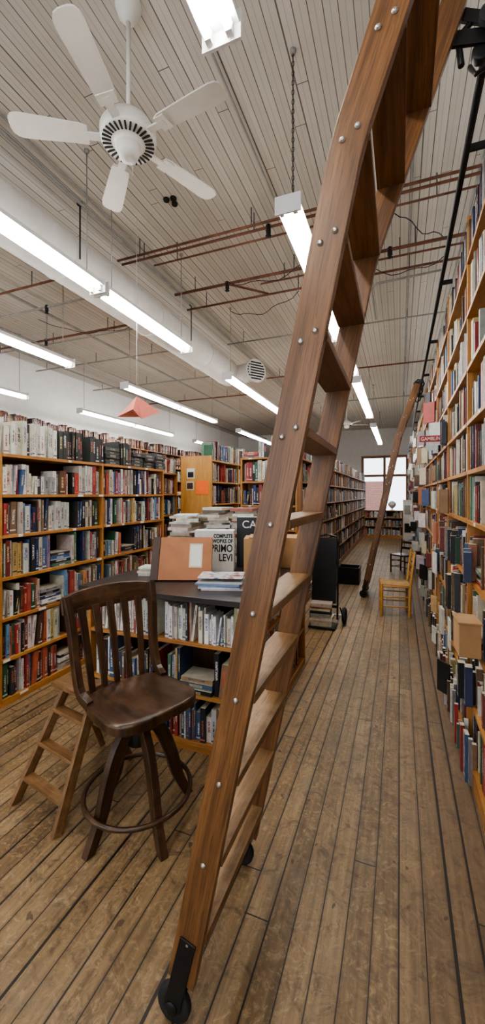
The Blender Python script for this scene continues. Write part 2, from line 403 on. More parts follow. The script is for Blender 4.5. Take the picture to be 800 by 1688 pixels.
# ================================================================== RIGHT WALL SHELVING
zsr=[.10,.42,.74,1.05,1.36,1.63,1.90,2.20,2.50,2.80]
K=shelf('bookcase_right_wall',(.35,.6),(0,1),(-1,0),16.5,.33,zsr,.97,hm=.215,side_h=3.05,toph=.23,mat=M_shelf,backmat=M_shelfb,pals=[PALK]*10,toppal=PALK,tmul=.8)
K.make('books_right_wall')
K=MB()
y=3.2
while y<16:
    for z in zsr:
        if z>2.3 and random.random()<.7: continue
        if 11.5<y<12.4: continue
        if random.random()<(.30 if y<6 else .5):
            h=random.uniform(.13,.23); w=h*random.uniform(.45,.68); t=random.uniform(.008,.02)
            yy=y+random.uniform(-.12,.12); ang=random.uniform(.0,1.1)
            n=V((-math.cos(ang),-math.sin(ang),0)); u=V((-n.y,n.x,0))
            c=pick([((.72,.72,.69),30),((.5,.5,.48),18),((.3,.31,.31),12)]+PALK)
            o=V((.338-abs(u.x)*w/2-t,yy,0))
            K.book(bbox_pts(o,u,n,-w/2,w/2,0,t,z+.002,z+h,0),c,ink(c),page=c,spine=False)
    y+=random.uniform(.22,.40)
for yy,L in [(2.30,.45),(2.9,.45),(3.5,.7),(4.3,.5),(5.0,.8),(6.2,1),(7.6,1.2),(9.2,1.5)]:
    fill(K,(.342,yy),(0,1),(-1,0),L,.0,.32,PALK,hm=.225,dmax=.02,out=.035)
    for zz in random.sample(zsr[1:4] if yy<3 else zsr[1:7],2):
        fill(K,(.342,yy),(0,1),(-1,0),random.uniform(.1,.3),zz+.001,.26,PALK,hm=.21,dmax=.035,out=.045)
K.make('books_on_shelf_lips')
B=MB(); B.rbox((.292,2.13,.835),.09,.15,.15,.05,M_card); B.rbox((.292,2.13,.914),.10,.16,.010,.05,M_card); B.make('cardboard_box',.002)
# ladder track
B=MB()
TX,TZ=.275,3.02
B.tube([(TX,.5,TZ),(TX,17,TZ)],.014,M_black,10)
yy=.8
while yy<17:
    B.beam((TX,yy,TZ),(.35,yy,TZ),.03,.012,(0,0,1),M_black); yy+=1.2
B.make('ladder_track_rail')
B=MB()
for (xx,zz,rr) in [(.66,3.6,.014),(.66,3.75,.010),(.62,4.22,.016)]:
    B.tube([(xx,.3,zz),(xx,17.5,zz)],rr,M_black if zz<4 else M_galv,8)
B.make('wall_conduit_pipes')
B=MB()
B.box(.15,.342,3.6,3.608,1.93,1.98,M_red)
so=B.make('shelf_section_sign'); text('GAMBLING',.042,(.246,3.598,1.941),0,M_inkw,so,'sign_lettering',sx=.8)
# ================================================================== LADDERS
def make_ladder(name,xf,y0,y1,up=3.1):
    B=MB()
    bend=(xf+.47,2.31); k2=.354
    path=[(xf+.204*.13,.13),(bend[0]-.02*.9,2.20),(bend[0]+.003,2.30),(bend[0]+.025,2.38),(bend[0]+.025+k2*(up-2.38),up)]
    hw=.041
    def rail(ya,yb):
        secs=[]
        for i,(x,z) in enumerate(path):
            a=path[max(i-1,0)]; c=path[min(i+1,len(path)-1)]
            t=V((c[0]-a[0],0,c[1]-a[1])).normalized(); n=V((t.z,0,-t.x))
            p=V((x,0,z))
            ws=hw
            secs.append([p-n*ws+V((0,ya,0)),p+n*ws+V((0,ya,0)),p+n*ws+V((0,yb,0)),p-n*ws+V((0,yb,0))])
        B.sweep(secs,M_lad)
    th=.028
    rail(y0-th/2,y0+th/2); rail(y1-th/2,y1+th/2)
    def xz(z):
        for (a,b_) in zip(path[:-1],path[1:]):
            if a[1]<=z<=b_[1]: return a[0]+(b_[0]-a[0])*(z-a[1])/(b_[1]-a[1])
        return path[-1][0]
    z=.25
    while z<up-.1:
        x=xz(z)
        B.box(x-.048,x+.045,y0+th/2-.003,y1-th/2+.003,z-.012,z+.012,M_step if z<1.5 else M_lad)
        for yb,d in((y0-th/2,-1),(y1+th/2,1)):
            for dx in((-.018,.018) if z>1.5 and d<0 and yb<y0 else (0,)):
                B.lathe((x+dx,yb,z-.012 if dx<0 else (z+.010 if dx>0 else z)),[(.0085,0),(.008,.002),(.005,.004),(.0045,.006)],M_steel,10,axis=(0,d,0))
        z+=.2345
    for yy in(y0,y1):
        for d in(-1,1):
            B.beam((xz(.26),yy+d*(th/2+.003),.26),(xf+.0,yy+d*(th/2+.003),.05),.05,.005,(1,0,0),M_black)
            B.lathe((xf,yy+d*(th/2+.004),.052),[(.02,0),(.02,.004),(.01,.008)],M_black,12,axis=(0,d,0))
        B.lathe((xf,yy-.012,.052),[(.03,0),(.048,.001),(.052,.005),(.052,.019),(.048,.023),(.03,.024)],M_rub,24,axis=(0,1,0))
        xt=xz(up)
        B.beam((xz(up-.20),yy+.019,up-.20),(xt,yy+.019,up+.04),.06,.008,(1,0,0),M_black)
        B.beam((xz(up-.13),yy+.019,up-.10),(TX,yy+.019,TZ-.0),.05,.014,(0,0,1),M_black)
        B.beam((xt-.03,yy+.025,up+.0),(TX,yy+.025,TZ+.06),.04,.014,(0,0,1),M_black)
        B.tube([(TX-.08,yy+.03,TZ-.06),(TX-.09,yy+.03,TZ+.04),(TX-.04,yy+.03,TZ+.085),(TX+.02,yy+.03,TZ+.07),(TX+.04,yy+.03,TZ+.02),(TX+.02,yy+.03,TZ-.02)],.011,M_black,8)
        B.tube([(TX-.06,yy+.0,TZ-.10),(TX-.045,yy-.02,TZ-.15),(TX+.0,yy-.02,TZ-.13),(TX+.02,yy+.0,TZ-.06),(TX+.02,yy+.0,TZ-.02)],.008,M_black,8)
        B.lathe((TX,yy-.02,TZ+.045),[(.02,0),(.035,.002),(.028,.012),(.035,.024),(.02,.026)],M_rub,16,axis=(0,1,0))
        B.lathe((TX-.02,yy+.02,TZ-.035),[(.02,0),(.03,.002),(.03,.03),(.02,.032)],M_black,16,axis=(0,1,0))
    return B.make(name,.003)
make_ladder('rolling_library_ladder',-.60,.992,1.512,3.16)
make_ladder('rolling_library_ladder',-.50,6.07,6.50,3.04)
# ================================================================== LEFT BOOKCASES
zl=[.05,.33,.62,.91,1.21,1.50,1.79]
K=shelf('bookcase_left_aisle',(-2.6,.95),(0,1),(1,0),3.10,.30,zl,1.033,hm=.222,toph=.25,top_books=False)
fill(K,(-2.6,.97),(0,1),(1,0),1.52,1.791,.27,PALW,hm=.235,tmul=.9)
fill(K,(-2.6,2.5),(0,1),(1,0),.30,1.791,.26,PALD,hm=.235,flat=0)
s=2.85
while s<3.95:
    if random.random()<.35:
        fill(K,(-2.6,s),(0,1),(1,0),.2,1.791,.25,PALD,hm=.21,flat=0); s+=.21; continue
    w=.2; zz=1.791
    for _ in range(random.randint(4,5)):
        t=random.uniform(.03,.042); c=pick(PALD); nn=-random.uniform(0,.03)
        K.book(bbox_pts(V((-2.6,s,0)),V((0,1,0)),V((1,0,0)),0,w,nn-.2,nn,zz,zz+t),c,(.4,.38,.33)); zz+=t
    s+=w+.01
K.make('books_left_aisle')
K=shelf('bookcase_left_far',(-2.98,4.1),(0,1),(1,0),.9,.28,[.05,.35,.64,.93,1.22,1.51,1.80],.45,hm=.21,toph=.2)
K.make('books_left_far')
zb=[.10,.42,.74,1.06,1.37,1.68,1.98]
K=shelf('bookcase_middle',(-2.4,4.95),(0,1),(1,0),8.5,.42,zb,.97,hm=.222,mat=M_light,pals=[PAL]*7)
K.make('books_middle')
B=MB(); B.box(-2.86,-2.385,4.90,4.935,0,2.03,M_light)
B.box(-2.62,-2.43,4.893,4.899,1.50,1.69,M_orange); B.box(-2.76,-2.64,4.893,4.899,1.72,1.86,M_paper); B.box(-2.745,-2.655,4.889,4.8925,1.735,1.81,M_dark)
B.box(-2.77,-2.65,4.893,4.899,1.56,1.68,M_cream); B.box(-2.755,-2.665,4.889,4.8925,1.575,1.66,M_tand)
B.make('bookcase_end_panel',.001)
zd=[.10,.42,.74,1.05,1.36,1.67,1.98]
K=shelf('bookcase_centre_aisle',(-1.2,5.2),(0,1),(1,0),10.4,.30,zd,.95,hm=.225,mat=M_shelfd,toph=.24,pals=[PALK]*7)
K.make('books_centre_aisle')
B=MB(); B.box(-1.95,-1.195,5.15,5.18,0,2.02,M_shelfd)
B.make('bookcase_end_panel',.001)
K=shelf('bookcase_centre_end',(-1.95,4.91),(1,0),(0,-1),.74,.22,[.1,.42,.74,1.05,1.36,1.67,1.98],.37,hm=.22,mat=M_shelf,back=False)
K.make('books_centre_end')
K=shelf('bookcase_back',(-1.15,14.6),(1,0),(0,-1),1.25,.3,[.1,.4,.7,.95],.62,hm=.2,mat=M_shelf,top_books=False)
K.make('books_back')
K=shelf('bookcase_left_wall',(-6.9,.9),(0,1),(1,0),16.5,.32,[1.3,1.6,1.9,2.2,2.5,2.8],1.0,hm=.225,pals=[PAL]*4+[PALR]*2,toppal=PALR,toph=.26,mat=M_shelfd,labels=False)
K.make('books_left_wall')
K=shelf('bookcase_rear_row',(-4.6,3.5),(0,1),(1,0),12,.3,[.9,1.2,1.5,1.8,2.08],1.0,hm=.22,mat=M_shelf,labels=False,top_books=False)
K.make('books_rear_row')
# ================================================================== COUNTER ISLAND
B=MB()
x0,x1,y0,y1,T=-1.90,-.78,2.06,3.50,.915
B.box(x0-.03,x1+.05,y0-.05,y1+.03,T-.032,T,M_dtop)
B.box(x0,x0+.025,y0,y1,0,T-.033,M_shelf)
B.box(x1-.025,x1,y0,y0+.30,0,T-.033,M_shelf)
B.box(x1-.32,x1,y1-.025,y1,0,T-.033,M_shelf)
B.box(x0+.026,x1-.35,y0+.32,y0+.335,0.02,T-.034,M_shelfb)
B.box(x1-.36,x1-.345,y0+.30,y1-.026,.02,T-.034,M_shelfb)
B.box(x0+.026,x1-.026,y0,y0+.30,.035,.06,M_shelf); B.box(x0+.026,x1-.026,y0+.004,y0+.03,0,.034,M_shelf)
for z in(.335,.635): B.box(x0+.026,x1-.026,y0,y0+.30,z-.022,z,M_shelf)
B.box(x1-.30,x1,y0+.301,y1-.026,.035,.06,M_shelf); B.box(x1-.03,x1-.004,y0+.301,y1-.026,0,.034,M_shelf)
for z in(.335,.635): B.box(x1-.30,x1-.002,y0+.301,y1-.026,z-.022,z,M_shelf)
B.box(x1-.30,x1,2.93,2.955,.061,T-.034,M_shelf)
B.make('bookcase_counter',.002)
K=MB()
fill(K,(x0+.03,y0),(1,0),(0,-1),x1-x0-.06,.636,.235,PALW,hm=.205,tmul=.55,flat=0)
fill(K,(x0+.03,y0),(1,0),(0,-1),x1-x0-.06,.336,.26,PALB,hm=.22,tmul=.8)
fill(K,(x0+.03,y0),(1,0),(0,-1),x1-x0-.06,.061,.24,PALB,hm=.215,tmul=.7,flat=0)
for ya,yb in((2.37,2.92),(2.96,3.46)):
    for z,h,p in((.061,.24,PALK),(.336,.26,PALK),(.636,.22,PALW)): fill(K,(x1-.02,ya),(0,1),(1,0),yb-ya,z,h,p,hm=.2,dens=.9)
K.make('books_counter')
# --- things on the counter
Tz=T+.001
yaw=.36
R=Matrix.Rotation(yaw,3,'Z')@Matrix.Rotation(-.42,3,'X')
c0=V((-1.36,2.33,Tz+.003)); W_,H_,D_=.40,.30,.03
B=MB()
def loc(x,y,z): return c0+R@V((x,y,z))
B.obox(loc(.02,D_/2+.01,H_/2+.012),R@V((W_/2-.02,0,0)),R@V((0,D_/2,0)),R@V((0,0,H_/2)),M_tan)
B.obox(loc(-W_/2+.012,D_/2+.01,H_/2+.012),R@V((.025,0,0)),R@V((0,D_/2+.002,0)),R@V((0,0,H_/2+.001)),M_tand)
B.obox(loc(.09,.0085,H_/2+.03),R@V((.045,0,0)),R@V((0,.001,0)),R@V((0,0,.085)),M_cream)
B.obox(loc(.09,.0070,H_/2+.03),R@V((.036,0,0)),R@V((0,.0005,0)),R@V((0,0,.074)),M_paper)
B.make('portfolio_album',.002)
# slipcase
B=MB(); yaw=.30; c=V((-1.33,2.80,Tz+.155)); B.rbox(c,.30,.12,.31,yaw,M_paper); so=B.make('boxed_book_set',.003)
R=Matrix.Rotation(yaw,3,'Z')
for i,(t,sz,h,sx) in enumerate((('COMPLETE',.040,.10,.74),('WORKS OF',.040,.062,.74),('PRIMO',.078,-.005,.74),('LEVI',.078,-.075,.74))):
    text(t,sz,c+R@V((.142,-.0615,h)),yaw,M_ink,so,'title_line_%d'%i,align='RIGHT',bold=.0015,sx=sx)
# cafo
B=MB(); yaw=.30; c=V((-1.10,3.04,Tz+.20)); B.rbox(c,.27,.05,.40,yaw,M_blk); B.rbox(c+V((.0,.0,.002)),.262,.046,.402,yaw,M_paper); so=B.make('large_black_book',.002)
R=Matrix.Rotation(yaw,3,'Z'); text('CAFO',.085,c+R@V((.02,-.0265,.115)),yaw,M_inkw,so,'title_text',bold=.0005)
B=MB(); B.rbox((-.945,2.80,Tz+.135),.26,.24,.27,.30,M_card); B.rbox((-.945,2.80,Tz+.275),.19,.24,.008,.30,M_card); B.make('cardboard_box',.003)
B=MB(); B.rbox((-.86,3.22,Tz+.12),.24,.3,.24,.1,M_card); B.make('cardboard_box',.003)
def flatstack(K,cx,cy,z,w,d,ns,yaw,pal,tr=(.008,.02),jit=.015,page=None):
    for _ in range(ns):
        t=random.uniform(*tr); a=yaw+random.uniform(-.12,.12); u=V((math.cos(a),math.sin(a),0)); n=V((math.sin(a),-math.cos(a),0))
        o=V((cx+random.uniform(-jit,jit),cy+random.uniform(-jit,jit),0)); ww=w*random.uniform(.88,1); d2=d*random.uniform(.88,1)
        c=pick(pal); K.book(bbox_pts(o,u,n,-ww/2,ww/2,-d2/2,d2/2,z,z+t-.0005),c,ink(c),page=c,spine=False); z+=t
    return z
K=MB()
flatstack(K,-1.05,2.31,Tz,.28,.21,5,.25,[((.7,.7,.68),3),((.2,.3,.45),2),((.5,.1,.1),1)],(.008,.014))
K.make('magazine_stack')
m,nt,b=newmat('magazine_cover'); tc=nt.nodes.new('ShaderNodeTexCoord')
f=NOISE(nt,tc.outputs['Object'],14,5); nt.links.new(RAMP(nt,f,[(.35,(.12,.16,.28)),(.45,(.55,.58,.6)),(.52,(.75,.72,.68)),(.6,(.45,.25,.22)),(.7,(.1,.1,.15))]),b.inputs['Base Color']); b.inputs['Roughness'].default_value=.2
B=MB(); B.rbox((-1.05,2.31,Tz+.072),.28,.205,.006,.3,m); B.make('magazine',.001)
K=MB(); flatstack(K,-.81,2.50,Tz,.15,.16,3,.1,PALW,(.015,.03),.004); K.make('book_stack')
K=MB()
PALS=PALW+[((.35,.3,.22),14),((.6,.5,.36),20),((.12,.07,.05),5),((.25,.05,.04),5)]
for (cx,cy,hh) in((-1.72,3.05,.40),(-1.50,3.22,.47),(-1.28,3.30,.44),(-1.68,3.33,.38)):
    z=Tz
    while z<Tz+hh: z=flatstack(K,cx,cy,z,.2,.26,1,random.uniform(-.2,.5),PALS,(.012,.030),.015)
K.make('book_stack')
K=MB(); flatstack(K,-1.68,2.48,Tz,.2,.14,4,.2,PALW,(.012,.02)); K.make('book_stack')
# ================================================================== SWIVEL CHAIR
B=MB()
f=V((.93,-.367,0)).normalized(); l=V((-f.y,f.x,0)); CC=V((-1.135,1.557,0))
def C(x,y,z): return CC+f*x+l*y+V((0,0,z))
N=48; rings=[0,.12,.25,.38,.5,.62,.74,.84,.92,.97,1.0]; i0=len(B.v)
def outline(an):
    c,s=math.cos(an),math.sin(an); e=2/3.6
    x=math.copysign(abs(c)**e,c); y=math.copysign(abs(s)**e,s)
    wid=.222+.014*x
    return x*.205+.014,y*wid
def topz(x,y,r):
    z=.572-.017*(1-r*r)**1.5
    if r>.95: z-=.003
    if r>.99: z-=.007
    return z
prof=[('t',r) for r in rings]+[('m',1.0),('b',.95),('b',.6),('b',.0)]
for ty,r in prof:
    for k in range(N):
        ox,oy=outline(2*math.pi*k/N); x,y=ox*max(r,.001),oy*max(r,.001)
        z=topz(x,y,r) if ty=='t' else (.528 if ty=='m' else .520)
        B.v.append(C(x,y,z))
for i in range(len(prof)-1):
    for k in range(N):
        q=(k+1)%N; ids=[i*N+k,i*N+q,(i+1)*N+q,(i+1)*N+k]
        def uvp(j):
            p=B.v[i0+j]-CC; return (p.dot(f)+9,p.dot(l)+3)
        B.face([i0+j for j in ids],[uvp(j) for j in ids],M_chair,i!=len(rings)-1)
def curve(pts,n=10):
    out=[]
    for i in range(n+1):
        t=i/n*(len(pts)-1); k=min(int(t),len(pts)-2); q=t-k
        p0=V(pts[max(k-1,0)]);p1=V(pts[k]);p2=V(pts[k+1]);p3=V(pts[min(k+2,len(pts)-1)])
        out.append(.5*((2*p1)+(-p0+p2)*q+(2*p0-5*p1+4*p2-p3)*q*q+(-p0+3*p1-3*p2+p3)*q**3))
    return out
def strip(pts,w,t,side,mat):
    secs=[]; n=len(pts); side=V(side)
    for i,p in enumerate(pts):
        d=(pts[min(i+1,n-1)]-pts[max(i-1,0)]).normalized(); sd=(side-d*side.dot(d)).normalized(); g=d.cross(sd)
        ww=w[0]+(w[1]-w[0])*i/(n-1) if isinstance(w,tuple) else w
        secs.append([p-sd*ww/2-g*t/2,p+sd*ww/2-g*t/2,p+sd*ww/2+g*t/2,p-sd*ww/2+g*t/2])
    B.sweep(secs,mat)
for sg in(-1,1):
    pts=curve([C(-.08,sg*.197,.560),C(-.155,sg*.207,.60),C(-.195,sg*.212,.74),C(-.215,sg*.222,.90),C(-.250,sg*.232,1.02)],14)
    strip(pts,(.032,.034),.045,l,M_chair)
for yv in(-.145,-.073,0,.073,.145):
    bx=-.178-.02*(1-(yv/.2)**2)
    pts=curve([C(bx+.01,yv*.93,.555),C(bx-.01,yv*.97,.68),C(bx-.040,yv*1.03,.84),C(bx-.067,yv*1.08,.955)],10)
    strip(pts,(.030,.040),.012,l,M_chair)
secs=[]
for i in range(17):
    t=-1+2*i/16; yv=t*.25; xx=-.260-.045*(1-t*t); z0=.930+.008*t*t; z1=1.020+.016*(1-t*t)-.01*abs(t)**6
    secs.append([C(xx+.030,yv,z0),C(xx+.006,yv,z0),C(xx-.016,yv,z1),C(xx+.008,yv,z1)])
B.sweep(secs,M_chair,True)
B.lathe(C(0,0,0),[(.03,.34),(.055,.35),(.055,.42),(.022,.425),(.022,.50),(.09,.505),(.11,.522)],M_black,24)
B.lathe(C(0,0,0),[(.075,.425),(.09,.43),(.09,.462),(.07,.468)],M_chair,24)
for deg in(-105,-32,58,158):
    an=math.radians(deg); dl=V((math.cos(an),math.sin(an),0)); tn=V((-dl.y,dl.x,0))
    pts=curve([CC+dl*.045+V((0,0,.45)),CC+dl*.11+V((0,0,.37)),CC+dl*.165+V((0,0,.24)),CC+dl*.20+V((0,0,.12)),CC+dl*.26+V((0,0,0.0))],14)
    n=len(pts); secs=[]
    for i,p in enumerate(pts):
        w=.080-.036*i/(n-1)
        t=.036
        secs.append([p-dl*w/2-tn*t/2,p+dl*w/2-tn*t/2,p+dl*w/2+tn*t/2,p-dl*w/2+tn*t/2])
    B.sweep(secs,M_chair)
B.tube([C(.240*math.cos(2*math.pi*k/48),.240*math.sin(2*math.pi*k/48),.135) for k in range(48)],.011,M_chair,10,closed=True)
B.make('swivel_chair',.003)
# ================================================================== STEP STOOL
B=MB()
a0,b0=V((-1.74,1.40,0)),V((-1.40,1.33,0)); a1,b1=V((-1.59,1.59,.53)),V((-1.385,1.55,.50))
b1.z=.53
wd=(b0-a0).normalized(); fw=V((wd.y,-wd.x,0))
B.beam(a0,a1,.048,.022,fw,M_stool); B.beam(b0,b1,.048,.022,fw,M_stool)
for t in(.22,.50,.78):
    p=a0.lerp(a1,t); q=b0.lerp(b1,t); B.beam(p,q,.05,.018,fw,M_stool)
B.beam(a1+V((-.02,0,.012))-wd*.02,b1+V((-.01,0,.012)),.14,.022,fw,M_stool)
a2,b2=V((-1.66,1.92,0)),V((-1.42,1.88,0))
B.beam(a1+V((0.03,.03,0)),a2,.035,.02,fw,M_stool); B.beam(b1+V((-.03,.03,0)),b2,.035,.02,fw,M_stool)
B.beam((a1+V((0.03,.03,0))).lerp(a2,.6),(b1+V((-.03,.03,0))).lerp(b2,.6),.03,.015,(0,0,1),M_stool)
B.make('wooden_step_stool',.002)
# ================================================================== HAND TRUCK
B=MB(); hx,hy=-.80,4.66
for sx in(-.13,.13):
    B.tube([(hx+sx,hy+.02,.06),(hx+sx,hy+.10,.9)],.012,M_black,8)
B.tube([(hx-.13,hy+.10,.9),(hx-.11,hy+.11,1.0),(hx,hy+.115,1.03),(hx+.11,hy+.11,1.0),(hx+.13,hy+.10,.9)],.012,M_black,8)
for z in(.2,.45,.7,.88): B.beam((hx-.13,hy+.02+.095*z,z),(hx+.13,hy+.02+.095*z,z),.03,.01,(0,0,1),M_black)
B.obox((hx-.02,hy+.03,.62),V((.14,0,0)),V((0,.008,0)),V((0,.04,.37)),M_black)
B.box(hx-.16,hx+.14,hy-.22,hy+.02,.012,.024,M_black)
B.tube([(hx-.17,hy+.09,.095),(hx+.20,hy+.09,.095)],.008,M_steel,8)
for sx in(-.17,.20):
    B.tube([(hx+sx,hy+.09+.07*math.cos(a*math.pi/12),.095+.07*math.sin(a*math.pi/12)) for a in range(24)],.024,M_rub,10,closed=True)
    B.lathe((hx+sx-.015,hy+.09,.095),[(.05,0),(.052,.004),(.02,.008),(.02,.028),(.0,.03)],M_red,16,axis=(1,0,0))
    B.tube([(hx+sx*.8,hy+.02,.2),(hx+sx*.9,hy+.09,.095)],.008,M_black,6)
B.make('hand_truck',.001)
K=MB(); flatstack(K,hx-.03,hy-.10,.025,.25,.17,8,.1,PALK,(.02,.045)); K.make('book_stack')
B=MB(); cx,cy=-.80,7.0
B.box(cx-.17,cx+.17,cy-.16,cy+.16,.0,.02,M_black)
for sx in(-1,1):
    B.box(cx+sx*.165-.006,cx+sx*.165+.006,cy-.16,cy+.16,0,.27,M_black)
    B.box(cx-.17,cx+.17,cy+sx*.155-.006,cy+sx*.155+.006,0,.27,M_black)
    B.box(cx-.18,cx+.18,cy+sx*.16-.01,cy+sx*.16+.01,.25,.28,M_black); B.box(cx+sx*.17-.01,cx+sx*.17+.01,cy-.17,cy+.17,.25,.28,M_black)
    B.box(cx+sx*.08-.035,cx+sx*.08+.035,cy-.165,cy-.162,.17,.21,M_dark)
B.make('black_plastic_crate',.002)
# ================================================================== LADDERBACK CHAIR (small)
def ladderback(name,cx,cy,s,mat,seatm,H=.80,faceang=math.pi):
    B=MB(); fd=V((math.cos(faceang),math.sin(faceang),0)); sd=V((-fd.y,fd.x,0)); c=V((cx,cy,0))
    def P(a,b_,z): return c+fd*a*s+sd*b_*s+V((0,0,z*s))
    for b_ in(-.17,.17):
        B.tube([P(.17,b_,0),P(.17,b_,.40)],.016*s,mat,10)
        B.tube([P(-.15,b_*.92,0),P(-.16,b_*.92,.38),P(-.21,b_*.95,H/s)],.016*s,mat,10)
        for z in(.12,.24): B.tube([P(.17,b_,z),P(-.155,b_*.92,z)],.009*s,mat,8)
        B.tube([P(.17,b_,.365),P(-.155,b_*.92,.365)],.012*s,mat,8)
    for z in(.14,.27,.365):
        B.tube([P(.17,-.17,z),P(.17,.17,z)],.009*s,mat,8)
    B.tube([P(-.155,-.157,.2),P(-.155,.157,.2)],.009*s,mat,8); B.tube([P(-.155,-.157,.365),P(-.155,.157,.365)],.01*s,mat,8)
    B.obox(P(.008,0,.372),fd*.17*s,sd*.168*s,V((0,0,.014*s)),seatm)
    for z in(.5,.62,.74):
        if z*s>H-.03: continue
        q=(z-.38)/(H/s-.38); a=-.16-.05*q
        B.beam(P(a,-.155,z),P(a,.155,z),.05*s,.01*s,(0,0,1),mat)
    return B.make(name,.001)
ladderback('ladderback_chair',-.055,5.42,1.0,M_light,M_rush,.80,math.pi+.1)
ladderback('small_dark_chair',.05,8.3,.9,M_chair,M_chair,.62,math.pi*1.3)
B=MB(); B.box(.08,.32,11.9,11.93,.25,1.35,M_paper); B.box(.10,.12,11.93,11.96,0,1.3,M_black); B.box(.28,.30,11.93,11.96,0,1.3,M_black)
B.box(.12,.28,11.893,11.899,.95,1.2,M_galv); B.box(.12,.28,11.893,11.899,.45,.7,M_dark)
B.make('standing_poster_board')
B=MB(); B.lathe((-.25,14.75,.951),[(.09,0),(.09,.01),(.02,.02),(.02,.06),(.06,.09),(.12,.16),(.13,.2),(.12,.25),(.06,.31),(.01,.32)],M_white,20); B.make('desk_globe')
# ================================================================== LIGHT FIXTURES
LZ=3.2
rows=[(-.627,[(-1.1,1.37),(2.34,4.5),(4.8,5.9),(6.27,9.3),(10.6,14.4)]),
      (-2.37,[(.2,2.68),(2.74,4.19),(5.4,8.7),(10,13)]),
      (-4.1,[(1.7,4.12),(5.26,8.59),(10.1,13.8)]),
      (-6.2,[(2.5,5.2),(6.5,10.1),(11.5,13.5)])]
for X,segs in rows:
    for a,b_ in segs:
        B=MB()
        B.sweep([[V((X-.075,y,LZ+.045)),V((X+.075,y,LZ+.045)),V((X+.045,y,LZ+.095)),V((X-.045,y,LZ+.095))] for y in(a,b_)],M_white)
        n=1 if b_-a<1.7 else 2
        for i in range(n):
            ya=a+(b_-a)*i/n; yb=a+(b_-a)*(i+1)/n
            for sx in(-.042,.042):
                B.tube([(X+sx,ya+.03,LZ+.018),(X+sx,yb-.03,LZ+.018)],.018,M_tube,8,caps=True)
                for yy in(ya+.005,yb-.03): B.box(X+sx-.012,X+sx+.012,yy,yy+.025,LZ-.002,LZ+.046,M_white)
        B.box(X-.08,X+.08,a-.012,a,LZ-.01,LZ+.10,M_white); B.box(X-.08,X+.08,b_,b_+.012,LZ-.01,LZ+.10,M_white)
        for yy in(a+.12,b_-.12):
            if X>-1 and yy<3:
                zz=LZ+.095
                while zz<CH-.01:
                    B.tube([(X+.008*math.cos(t*math.pi/4),yy,zz+.018+.018*math.sin(t*math.pi/4)) if int(zz*1000/30)%2 else (X,yy+.008*math.cos(t*math.pi/4),zz+.018+.018*math.sin(t*math.pi/4)) for t in range(8)],.0022,M_black,5,closed=True)
                    zz+=.03
                B.tube([(X,yy,LZ+.09),(X,yy,CH)],.0025,M_black,5)
            else:
                B.tube([(X,yy,LZ+.09),(X,yy,CH)],.005,M_galv,6)
            B.lathe((X,yy,CH-.03),[(.012,0),(.02,.02),(.02,.03)],M_galv,12)
        B.make('fluorescent_light_fixture')
# ================================================================== CEILING FANS
def fan(x,y,zh,base):
    B=MB()
    B.lathe((x,y,0),[(.02,CH-.10),(.06,CH-.06),(.075,CH-.01),(.075,CH)],M_fan)
    B.tube([(x,y,zh+.1),(x,y,CH-.08)],.012,M_fan,12)
    B.lathe((x,y,zh),[(.02,-.115),(.05,-.11),(.065,-.075),(.068,-.045),(.06,-.035),(.09,-.03),(.150,-.022),(.157,.0),(.157,.035),(.135,.075),(.06,.10),(.03,.15),(.02,.16)],M_fan,36)
    for k in range(30):
        an=2*math.pi*k/30; d=V((math.cos(an),math.sin(an),0)); t=V((-d.y,d.x,0))
        B.obox(V((x,y,zh-.0285))+d*.120,d*.025,t*.005,V((0,0,.003)),M_dark)
    for k in range(5):
        an=base+2*math.pi*k/5; d=V((math.cos(an),math.sin(an),0)); t=V((-d.y,d.x,0)); tl=V((0,0,.21))
        side=(t+tl*.7).normalized(); nn=d.cross(side)
        c0=V((x,y,zh-.012))
        B.obox(c0+d*.19,d*.07,side*.022,nn*.004,M_fan); B.obox(c0+d*.25,d*.03,side*.05,nn*.003,M_fan)
        prof=[(.22,.045),(.25,.055),(.45,.064),(.57,.068),(.605,.062),(.625,.045),(.632,.02)]
        up=[c0+d*r+side*w+nn*.006 for r,w in prof]; dn=[c0+d*r-side*w+nn*.006 for r,w in prof]
        i0=len(B.v); poly=up+dn[::-1]; m_=len(poly)
        B.v.extend(poly); B.v.extend([p+nn*.007 for p in poly])
        B.face([i0+i for i in range(m_)],[(0,0)]*m_,M_fan); B.face([i0+m_+i for i in range(m_)][::-1],[(0,0)]*m_,M_fan)
        for i in range(m_):
            j=(i+1)%m_; B.face([i0+i,i0+j,i0+m_+j,i0+m_+i],[(0,0)]*4,M_fan)
    B.tube([(x+.03,y,zh-.11),(x+.03,y,zh-.22)],.0015,M_fan,5)
    B.make('ceiling_fan')
fan(-1.447,1.89,3.535,math.radians(189+21.5))
fan(-1.45,12.0,3.54,.4)
